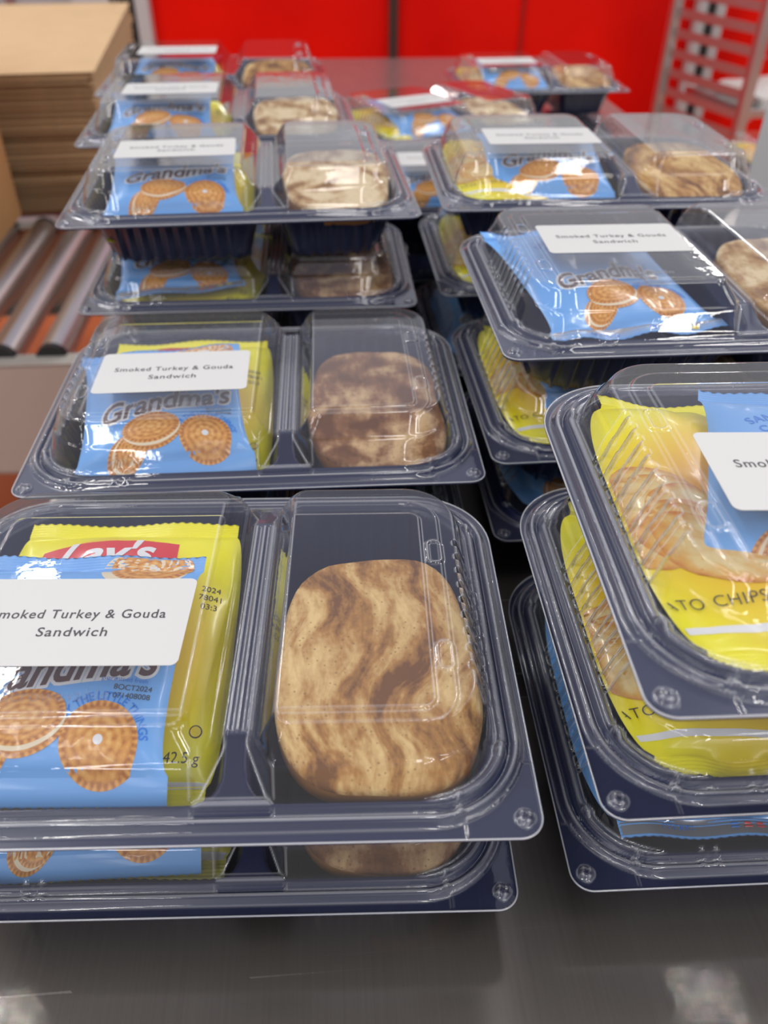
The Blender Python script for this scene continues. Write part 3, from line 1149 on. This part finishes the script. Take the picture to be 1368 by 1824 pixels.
def filling_mesh(seed, thick, grow, mats, name):
    rs = random.Random(seed)
    na = 60
    p = [rs.uniform(0, 6.28) for _ in range(4)]
    V, F = [], []
    rings = [(0, .5), (0.7, .5), (0.96, .45), (1, .1), (0.97, -.4), (0.7, -.5), (0, -.5)]
    for k, h in rings:
        for j in range(na):
            t = 2 * math.pi * j / na
            c, s = math.cos(t), math.sin(t)
            r = grow / ((abs(c) / 36.0) ** 3 + (abs(s) / 54.0) ** 3) ** (1 / 3)
            r *= 1 + 0.03 * math.sin(4 * t + p[0]) + 0.03 * math.sin(7 * t + p[1])
            V.append((k * r * c, k * r * s, h * thick + 1.1 * k * math.sin(6 * t + p[2])))
    for i in range(len(rings) - 1):
        for j in range(na):
            a, b = i * na + j, i * na + (j + 1) % na
            F.append((a, a + na, b + na, b))
    mb = MB()
    mb.add(V, F, 0)
    return mb.mesh(name, mats)


TURKEY_ME = filling_mesh(4, 9, 0.97, [MAT_TURKEY], 'turkey_filling')
CHEESE_ME = filling_mesh(9, 4, 0.98, [MAT_CHEESE], 'cheese_slice')


def sandwich(c, where, which, dx=0, dy=0, dz=0, rot=0.0, tilt=0.10, kind='marbled rye sandwich'):
    root = empty('sandwich')
    place(root, c, (69 + dx, -21 + dy, -13 + dz), (tilt, 0, rot))
    tag(root, kind + ' ' + where, 'sandwich', 'marbled rye sandwiches')
    for nm, me, zz, k in (('bread_slice', SLICES[(which + 1) % 3], -7.0, 0.75), ('turkey_filling', TURKEY_ME, 2.0, 0.84),
                          ('cheese_slice', CHEESE_ME, 6.5, 0.92), ('bread_slice', SLICES[which], 15, 1.0)):
        o = link(bpy.data.objects.new(nm, me), root)
        o.location = (0, 0, zz / 1000)
        o.scale = (k, k, 0.9)
    return root


# ------------------------------------------------------------------ the stacks
Z1, Z2, Z3 = -0.3219, -0.2567, -0.1914
RX = math.radians

# name, x, y, z, yaw, place words, label offset, crush
SPEC = [
    ('L1a', -0.0719, 0.2404, Z2, 0.030, 'topmost in the nearest stack at front left', (0, 0, -0.015)),
    ('L1b', -0.0727, 0.2480, Z1, 0.029, 'on the steel under the nearest front left box', None),
    ('L2a', -0.0761, 0.4390, Z2, 0.069, 'just behind the nearest front left stack', (0, 0, 0.01)),
    ('L3a', -0.1089, 0.6550, Z3, 0.112, 'topmost in the third left stack, its dark wells showing below', (0, 1, 0.02)),
    ('L3b', -0.1071, 0.6589, Z2, 0.073, 'under the third left box, cookie pouch end facing front', None),
    ('L4a', -0.1570, 0.8560, Z3, 0.120, 'fourth from the front along the left row', (2, 3, 0.0)),
    ('L5a', -0.1940, 1.0510, Z3, 0.112, 'rearmost of the left row, beside the kraft board pile', (6, 6, 0.0)),
    ('R2a', 0.1970, 0.2487, Z3, 0.046, 'topmost in the nearest stack at front right', (3, 3, -0.03)),
    ('R2b', 0.1952, 0.2578, Z2, 0.060, 'in the middle of the nearest front right stack', None),
    ('R2c', 0.1965, 0.2652, Z1, 0.052, 'on the steel at the bottom of the front right stack', None),
    ('R3a', 0.1797, 0.4941, -0.2041, 0.085, 'with crumpled blue pouch, second stack from front right', (2, 17, -0.02)),
    ('R3b', 0.1782, 0.4929, -0.2694, 0.092, 'second in the stack under the crumpled blue pouch box', None),
    ('R3c', 0.1846, 0.4850, Z1, 0.080, 'shadowed and squashed at the bottom of the second right stack', None),
    ('R4a', 0.1590, 0.6900, Z3, 0.065, 'topmost in the third right stack', (4, 4, 0.0)),
    ('R4b', 0.1594, 0.6957, Z2, 0.080, 'second in the third right stack, yellow bag at its left', None),
    ('R4c', 0.1560, 0.6900, Z1, 0.080, 'shadowed at the bottom of the third right stack', None),
    ('M2', 0.0985, 0.8776, Z2, 0.090, 'in the middle of the table behind the third left stack', (0, 0, 0.0)),
    ('M1', 0.0665, 1.1480, Z2, 0.490, 'turned askew in the middle of the table', (0, 0, 0.0)),
    ('R5', 0.2220, 1.4000, Z2, 0.125, 'farthest back, alone before the red sheeting', (0, 0, 0.0)),
    ('S4', 0.7300, 1.5300, -0.400, 0.080, 'at far right edge, only its yellow bag corner showing', None),
]
BOX = {}
for n, x, y, z, yaw, wh, lab in SPEC:
    BOX[n] = container(wh, x, y, z, yaw, lab or (0, 0, 0), crush=0.5 if n == 'R3c' else 1.0, label=lab is not None)
# boxes that hold the raised ones up
for n, x, y, z, wh in (('L2b', -0.0765, 0.4395, Z1, 'hidden under the second left box'),
                       ('L3c', -0.1075, 0.6580, Z1, 'hidden at the bottom of the third left stack'),
                       ('L4b', -0.1570, 0.8560, Z2, 'hidden under the fourth left box'),
                       ('L4c', -0.1570, 0.8560, Z1, 'hidden at the bottom of the fourth left stack'),
                       ('L5b', -0.1940, 1.0510, Z2, 'hidden under the rearmost left box'),
                       ('L5c', -0.1940, 1.0510, Z1, 'hidden at the bottom of the rearmost left stack'),
                       ('M2b', 0.0985, 0.8776, Z1, 'hidden under the middle box'),
                       ('M1b', 0.0665, 1.1480, Z1, 'hidden under the askew middle box'),
                       ('R5b', 0.2220, 1.4000, Z1, 'hidden under the farthest box'),
                       ('S4b', 0.7300, 1.5300, -0.4653, 'hidden under the far right box')):
    top = {'L2b': 'L2a', 'L3c': 'L3b', 'L4b': 'L4a', 'L4c': 'L4a', 'L5b': 'L5a', 'L5c': 'L5a', 'M2b': 'M2', 'M1b': 'M1', 'R5b': 'R5', 'S4b': 'S4'}[n]
    BOX[n] = container(wh, x, y, z, BOX[top].rotation_euler.z, label=False)

WHERE = {
    'L1a': 'in the topmost box of the nearest front left stack', 'L1b': 'in the lower box of the nearest front left stack',
    'L2a': 'in the box just behind the nearest left stack', 'L3a': 'in the raised top box of the third left stack',
    'L3b': 'in the box under the raised third left box', 'L4a': 'in the fourth box along the left row',
    'L5a': 'in the rearmost box of the left row', 'R2a': 'in the topmost box of the nearest right stack',
    'R2b': 'in the middle box of the nearest right stack', 'R2c': 'in the bottom box of the nearest right stack',
    'R3a': 'in the top box of the second right stack', 'R3b': 'in the second box of the second right stack',
    'R3c': 'in the shadowed bottom box of the second right stack', 'R4a': 'in the top box of the third right stack',
    'R4b': 'in the second box of the third right stack', 'R4c': 'in the shadowed bottom box of the third right stack',
    'M2': 'in the box mid table behind the third left stack', 'M1': 'in the askew box in the middle',
    'R5': 'in the farthest box before the red sheeting', 'S4': 'in the box cut off at far right',
}
# chip bags: box, seed, centre mm, (pitch, roll, yaw), roughness
CHIPS = [
    ('L1a', 1, (-46, 0, -8), (RX(10), 0, RX(0)), 1.0),
    ('L1b', 2, (-46, 0, -8), (RX(8), 0, 0), 1.0),
    ('L2a', 3, (-47, 0, -8), (RX(9), 0, RX(1)), 1.0),
    ('L3a', 4, (-47, 1, -8), (RX(9), 0, RX(-1)), 1.0),
    ('L3b', 5, (-44, 0, -8), (RX(6), 0, RX(-9)), 1.0),
    ('L4a', 6, (-46, 0, -8), (RX(6), 0, RX(2)), 1.0),
    ('L5a', 7, (-46, 0, -8), (RX(6), 0, 0), 1.0),
    ('R2a', 8, (-54, -2, -3), (RX(2), RX(7), RX(0)), 1.5),
    ('R2b', 9, (-54, -2, -3), (RX(2), RX(7), RX(0)), 1.5),
    ('R3b', 10, (-54, -2, -3), (RX(2), RX(7), RX(0)), 1.4),
    ('R4a', 11, (-54, -2, -3), (RX(2), RX(7), RX(0)), 1.2),
    ('R4b', 12, (-54, -2, -3), (RX(2), RX(7), RX(0)), 1.2),
    ('M1', 13, (-54, -2, -3), (RX(2), RX(7), RX(0)), 1.0),
    ('R5', 14, (-54, -2, -3), (RX(2), RX(7), RX(0)), 1.0),
    ('S4', 15, (-54, -2, -3), (RX(2), RX(7), RX(0)), 1.0),
]
for n, seed, loc, rot, rg in CHIPS:
    o = bag('chips', 'chip_bag', seed, 112 if n[0] == 'L' else 112, 142 if n[0] == 'L' else 154, 22, rough=rg, side=n[0] != 'L')
    place(o, BOX[n], loc, rot)
    tag(o, 'yellow potato chip bag ' + WHERE[n], 'chip bag', 'yellow chip bags')
COOKIES = [
    ('L1a', 31, (-54, -23, 10), (RX(8), 0, RX(-1)), 0.8),
    ('L1b', 32, (-54, -23, 10), (RX(8), 0, RX(2)), 0.9),
    ('L2a', 33, (-54, -23, 10), (RX(8), 0, RX(8)), 0.9),
    ('L3a', 34, (-50, -23, 10), (RX(8), 0, RX(3)), 0.9),
    ('L3b', 35, (-60, -14, 9), (RX(6), 0, RX(9)), 1.0),
    ('L4a', 36, (-54, -23, 10), (RX(8), 0, RX(2)), 0.9),
    ('L5a', 37, (-46, -16, 9), (RX(8), 0, RX(-4)), 0.9),
    ('R2a', 38, (-33, -6, 14), (RX(5), RX(-2), RX(-19)), 1.0),
    ('R2b', 39, (-36, -6, 11), (RX(6), RX(0), RX(-8)), 1.0),
    ('R2c', 40, (-56, -2, 2), (RX(2), RX(4), RX(0)), 1.2),
    ('R3a', 41, (-53, -12, 8), (RX(8), RX(3), RX(11)), 1.5),
    ('R3b', 42, (-36, -12, 11), (RX(6), 0, RX(-6)), 1.0),
    ('R3c', 43, (-59, -6, 0), (RX(3), 0, RX(4)), 1.0),
    ('R4a', 44, (-38, -16, 11), (RX(8), 0, RX(-4)), 0.9),
    ('R4c', 45, (-56, -2, 2), (RX(2), RX(4), RX(2)), 0.9),
    ('M2', 46, (-54, -23, 10), (RX(8), 0, RX(2)), 0.9),
    ('M1', 47, (-40, -20, 14), (RX(8), 0, RX(-4)), 0.9),
    ('R5', 48, (-40, -20, 14), (RX(8), 0, RX(-3)), 0.9),
]
for n, seed, loc, rot, rg in COOKIES:
    o = bag('cookie', 'cookie_bag', seed, 108 if n in ('R2c', 'R4c', 'R3a') else 96, 146 if n in ('R2c', 'R4c') else 122 if n == 'R3a' else 110, 18 if n in ('R2c', 'R4c') else 14, rough=rg, dots=n in ('L3b', 'R3a', 'R2c'), side=n in ('R2c', 'R3c', 'R4c'))
    place(o, BOX[n], loc, rot)
    tag(o, 'light blue sandwich cookie pouch ' + WHERE[n], 'cookie pouch', 'blue cookie pouches')
for n, which, dx, dy, dz, rot, tilt in (
        ('L1a', 0, 0, -1, 0, 0.03, 0.0), ('L1b', 2, 0, 0, -1, 0.0, 0.0), ('L2a', 2, 0, -4, 0, -0.03, 0.0), ('L3a', 1, 0, -2, 0, 0.0, 0.0),
        ('L3b', 2, 0, 0, -1, 0.05, 0.0), ('L4a', 1, 0, -6, -2, 0.0, 0.0), ('L5a', 0, 0, -4, -2, 0.02, 0.0),
        ('R3a', 1, 0, 4, 0, 0.0, 0.0), ('R4a', 0, 0, -4, -1, 0.0, 0.0), ('M1', 1, 0, 0, 0, 0.0, 0.0), ('R5', 0, 0, 0, 0, 0.0, 0.0),
        ('R2a', 1, 0, 0, 0, 0.02, 0.0), ('R2b', 0, 0, 0, 0, -0.02, 0.0), ('R2c', 2, 0, 0, 0, 0.0, 0.0), ('R3b', 2, 0, 0, 0, 0.0, 0.0),
        ('R4b', 1, 0, 0, 0, 0.0, 0.0), ('M2', 0, 0, 0, 0, 0.0, 0.0)):
    sandwich(BOX[n], WHERE[n], which, dx, dy, dz, rot, 0.10, 'dark marbled rye sandwich' if which == 2 else 'marbled rye sandwich')

# ------------------------------------------------------------------ roller conveyor at left
CZ = CAM_Z - 0.512
cv = empty('roller_conveyor', (-0.62, 1.22, 0), (0, 0, TYAW))
tag(cv, 'grey roller conveyor with steel rollers left of the table', 'conveyor')
for sy, nm in ((-1, 'near'), (1, 'far')):
    mb = MB(1.0)
    yy = sy * 0.275
    box(mb, (0, yy, CZ - 0.085), (0.72, 0.006, 0.17), 0, 0, 0.001)
    box(mb, (0, yy + sy * -0.012, CZ - 0.002), (0.72, 0.03, 0.005), 0, 0, 0.001)
    box(mb, (0, yy + sy * -0.012, CZ - 0.168), (0.72, 0.03, 0.005), 0, 0, 0.001)
    mb.build('side_rail', [MAT_RAIL], cv)
for i in range(8):
    xx = 0.225 - i * 0.066
    mb = MB(1.0)
    cyl(mb, (xx, -0.245, CZ - 0.006), (xx, 0.245, CZ - 0.006), 0.0205, 24)
    r = mb.build('roller', [MAT_GALV], cv)
    for sy in (-1, 1):
        mb = MB(1.0)
        cyl(mb, (xx, sy * 0.245, CZ - 0.006), (xx, sy * 0.256, CZ - 0.006), 0.021, 20)
        cyl(mb, (xx, sy * 0.256, CZ - 0.006), (xx, sy * 0.272, CZ - 0.006), 0.005, 10)
        mb.build('end_cap', [MAT_RUBBER], r)
for sx in (-1, 1):
    for sy in (-1, 1):
        mb = MB(1.0)
        box(mb, (sx * 0.26, sy * 0.25, (CZ - 0.16) / 2), (0.04, 0.03, CZ - 0.16), 0, 0, 0.002)
        mb.build('leg', [MAT_RAIL], cv)

# brown carton standing on the rollers
bx = empty('cardboard_box', (-0.84, 1.25, CZ + 0.0155), (0, 0, 0.10))
tag(bx, 'plain brown cardboard box standing on the conveyor at left edge', 'cardboard box')
mb = MB(1.0)
for c, s in (((0.205, 0, 0.2), (0.005, 0.44, 0.40)), ((-0.205, 0, 0.2), (0.005, 0.44, 0.40)), ((0, 0.2175, 0.2), (0.405, 0.005, 0.40)), ((0, -0.2175, 0.2), (0.405, 0.005, 0.40)), ((0, 0, 0.0025), (0.405, 0.43, 0.005))):
    box(mb, c, s, 0, 0, 0.001)
mb.build('box_walls', [MAT_CARTON], bx)
for sy in (-1, 1):
    mb = MB(1.0)
    box(mb, (0, sy * 0.11, 0.4025), (0.41, 0.217, 0.005), 0, 0, 0.001)
    mb.build('top_flap', [MAT_CARTON], bx)

# pile of flattened cartons behind the conveyor, on a low stand
st = empty('low_stand', (-1.06, 2.01, 0), (0, 0, 0.175))
tag(st, 'reddish brown stand under the pile of flattened cartons', 'stand')
mb = MB(1.0)
MAT_STAND = principled('reddish_brown_board', (0.22, 0.07, 0.03), 0.7)
box(mb, (0, 0, CZ - 0.02), (0.98, 0.82, 0.05), 0, 0, 0.003)
mb.build('stand_top', [MAT_STAND], st)
for sx in (-1, 1):
    for sy in (-1, 1):
        mb = MB(1.0)
        box(mb, (sx * 0.42, sy * 0.36, (CZ - 0.045) / 2), (0.07, 0.07, CZ - 0.045), 0, 0, 0.003)
        mb.build('leg', [MAT_STAND], st)
rr = random.Random(5)
n_sheet = 24
th = 0.0088
zz = CZ + 0.005
for i in range(n_sheet):
    gap = 0.0022 if i in (2, 4, 8, 12, 16, 21) else 0.0003
    mb = MB(1.0)
    t = th - 0.0004
    box(mb, (0, 0, t / 2), (0.96, 0.90, t * 0.86), 0, 0, 0.0006)
    for e in (-1, 1):                                  # the two board faces of a folded carton
        box(mb, (0, 0, t / 2 + e * t * 0.46), (0.968, 0.908, t * 0.08), 1, 0, 0.0002)
    o = mb.build('flattened_carton', [MAT_KRAFT_EDGE, MAT_KRAFT])
    o.location = (-1.058 + rr.uniform(-0.004, 0.004), 1.92 + rr.uniform(-0.004, 0.004), zz)
    o.rotation_euler = (0, 0, 0.175 + rr.uniform(-0.006, 0.006))
    zz += th + gap
    if i == n_sheet - 1:
        tag(o, 'topmost kraft flattened carton with its pale face showing', 'flattened carton', 'flattened cartons in the pile')
    else:
        tag(o, 'kraft flattened carton inside the pile, only its edge showing', 'flattened carton', 'flattened cartons in the pile')

# ------------------------------------------------------------------ bakery rack at right
RA, RB = Vector((0.967, 3.20, 0)), Vector((1.117, 2.80, 0))          # its left side: far post, near post
RW = Vector((0.50, 0.095, 0))


def rack(name, a, b, wv, label):
    root = empty(name, (0, 0, 0))
    tag(root, label, 'rack')
    for p in (a, b, a + wv, b + wv):
        mb = MB(1.0)
        box(mb, (p.x, p.y, 0.95), (0.032, 0.032, 1.66), 0, 0.19, 0.003)
        mb.build('post', [MAT_ALU], root)
        mb = MB(1.0)
        cyl(mb, (p.x - 0.012, p.y, 0.055), (p.x + 0.012, p.y, 0.055), 0.055, 20)
        mb.build('caster', [MAT_RUBBER], root)
    for side in (0, 1):
        for k in range(22):
            z = 0.2186 + k * 0.0588
            p, q = (a + wv * side, b + wv * side)
            d = (q - p)
            m_ = (p + q) / 2
            mb = MB(1.0)
            ang = math.atan2(d.y, d.x)
            inw = (wv.normalized() * (0.02 if side == 0 else -0.02))
            box(mb, (m_.x + inw.x, m_.y + inw.y, z), (d.length, 0.04, 0.003), 0, ang, 0.0005)
            box(mb, (m_.x, m_.y, z + 0.013), (d.length, 0.003, 0.026), 0, ang, 0.0005)
            mb.build('slide', [MAT_ALU], root)
    return root


rack('bakery_rack', RA, RB, RW, 'aluminium bakery rack with tray slides before the red sheeting')


def bundle(loc, size, seed, label, rz=0.2):
    """soft folded pack: rounded box with sagging, creased skin"""
    rs = np.random.default_rng(seed)
    ph = rs.uniform(0, 6.28, 8)
    nu, nv = 48, 24
    V, F = [], []
    for i in range(nv + 1):
        a = -math.pi / 2 + math.pi * i / nv
        for j in range(nu):
            b = 2 * math.pi * j / nu
            sg = lambda t, e: math.copysign(abs(t) ** e, t)
            x = sg(math.cos(a), 0.4) * sg(math.cos(b), 0.45)
            y = sg(math.cos(a), 0.4) * sg(math.sin(b), 0.45)
            z = sg(math.sin(a), 0.6)
            k = 1 + 0.05 * math.sin(5 * b + ph[0] + 2 * a) + 0.04 * math.sin(9 * b + ph[1]) * math.cos(a) + 0.05 * math.sin(4 * a + ph[2])
            V.append((x * k * size[0] / 2, y * k * size[1] / 2, max(z * k * (1 + 0.12 * math.sin(3 * b + ph[3]) * (z > 0)), -1) * size[2] / 2 + size[2] / 2))
    for i in range(nv):
        for j in range(nu):
            F.append((i * nu + j, i * nu + (j + 1) % nu, (i + 1) * nu + (j + 1) % nu, (i + 1) * nu + j))
    mb = MB(1.0)
    mb.add(V, F, 0)
    o = mb.build('linen_bundle', [MAT_CLOTH])
    o.location = loc
    o.rotation_euler = (0, 0, rz)
    return tag(o, label, 'bundle', 'white bundles by the rack')


def sheet_pan(loc, size, rz, label):
    root = empty('sheet_pan', loc, (0, 0, rz))
    tag(root, label, 'sheet pan')
    mb = MB(1.0)
    a, b = size
    box(mb, (0, 0, 0.001), (a, b, 0.002), 0, 0, 0.0004)
    for s in (-1, 1):
        box(mb, (s * a / 2, 0, 0.011), (0.003, b, 0.022), 0, 0, 0.0005)
        box(mb, (0, s * b / 2, 0.011), (a, 0.003, 0.022), 0, 0, 0.0005)
    mb.build('pan_body', [MAT_ALU], root)
    mb = MB(1.0)
    for s in (-1, 1):
        cyl(mb, (s * a / 2, -b / 2, 0.022), (s * a / 2, b / 2, 0.022), 0.004, 8)
        cyl(mb, (-a / 2, s * b / 2, 0.022), (a / 2, s * b / 2, 0.022), 0.004, 8)
    mb.build('rolled_rim', [MAT_ALU], root)
    return root


RC = (RA + RB + RW) / 2
pz = 0.2186 + 7 * 0.0588 + 0.0016
sheet_pan((RC.x, RC.y, pz), (0.41, 0.38), 0.19, 'sheet pan under the white bundle on the rack')
bundle((RC.x, RC.y - 0.03, pz + 0.002), (0.32, 0.29, 0.062), 3, 'white soft bundle lying on a sheet pan inside the rack')

# second trolley part at the right edge: a big white pack on a pan
t2 = empty('utility_cart', (1.62, 2.20, 0), (0, 0, 0.19))
tag(t2, 'metal cart cut off by the right edge, carrying a white pack', 'cart')
CTZ = 0.74
mb = MB(1.0)
box(mb, (0, 0, CTZ), (0.52, 0.5, 0.03), 0, 0, 0.004)
mb.build('cart_top', [MAT_ALU], t2)
for sx in (-1, 1):
    for sy in (-1, 1):
        mb = MB(1.0)
        cyl(mb, (sx * 0.24, sy * 0.23, 0.0), (sx * 0.24, sy * 0.23, CTZ - 0.015), 0.014)
        mb.build('leg', [MAT_ALU], t2)
bundle((1.60, 2.20, CTZ + 0.0152), (0.44, 0.42, 0.16), 7, 'thick white pack on the cart at far right')

# second table at the right edge, under the cut-off box
t3 = empty('side_table', (0.93, 1.50, 0), (0, 0, TYAW))
tag(t3, 'lower steel side table behind the third right stack', 'table')
SZ = CAM_Z - 0.4653 - 0.0362
mb = MB(1.0)
box(mb, (0, 0, SZ - 0.015), (0.70, 0.5, 0.03), 0, 0, 0.004)
mb.build('table_top', [MAT_STEEL], t3)
for sx in (-1, 1):
    for sy in (-1, 1):
        mb = MB(1.0)
        cyl(mb, (sx * 0.31, sy * 0.21, 0.0), (sx * 0.31, sy * 0.21, SZ - 0.03), 0.018)
        mb.build('leg', [MAT_ALU], t3)

# pale carton standing on the table at the right edge
wb = MB(1.0)
cw, cdp, ch = 0.10, 0.07, 0.20
box(wb, (0, -cdp / 2, ch / 2), (cw, 0.004, ch), 0, 0, 0.0008)
box(wb, (0, cdp / 2, ch / 2), (cw, 0.004, ch), 0, 0, 0.0008)
box(wb, (-cw / 2, 0, ch / 2), (0.004, cdp, ch), 0, 0, 0.0008)
box(wb, (cw / 2, 0, ch / 2), (0.004, cdp, ch), 0, 0, 0.0008)
box(wb, (0, 0, 0.002), (cw, cdp, 0.004), 0, 0, 0.0008)
o = wb.build('white_carton', [MAT_WHITEBOARD])
o.location = (0.462, 0.93, TABLE_Z)
o.rotation_euler = (0, 0, 0.08)
tag(o, 'white carton standing on the steel, cut off by the right edge', 'carton')
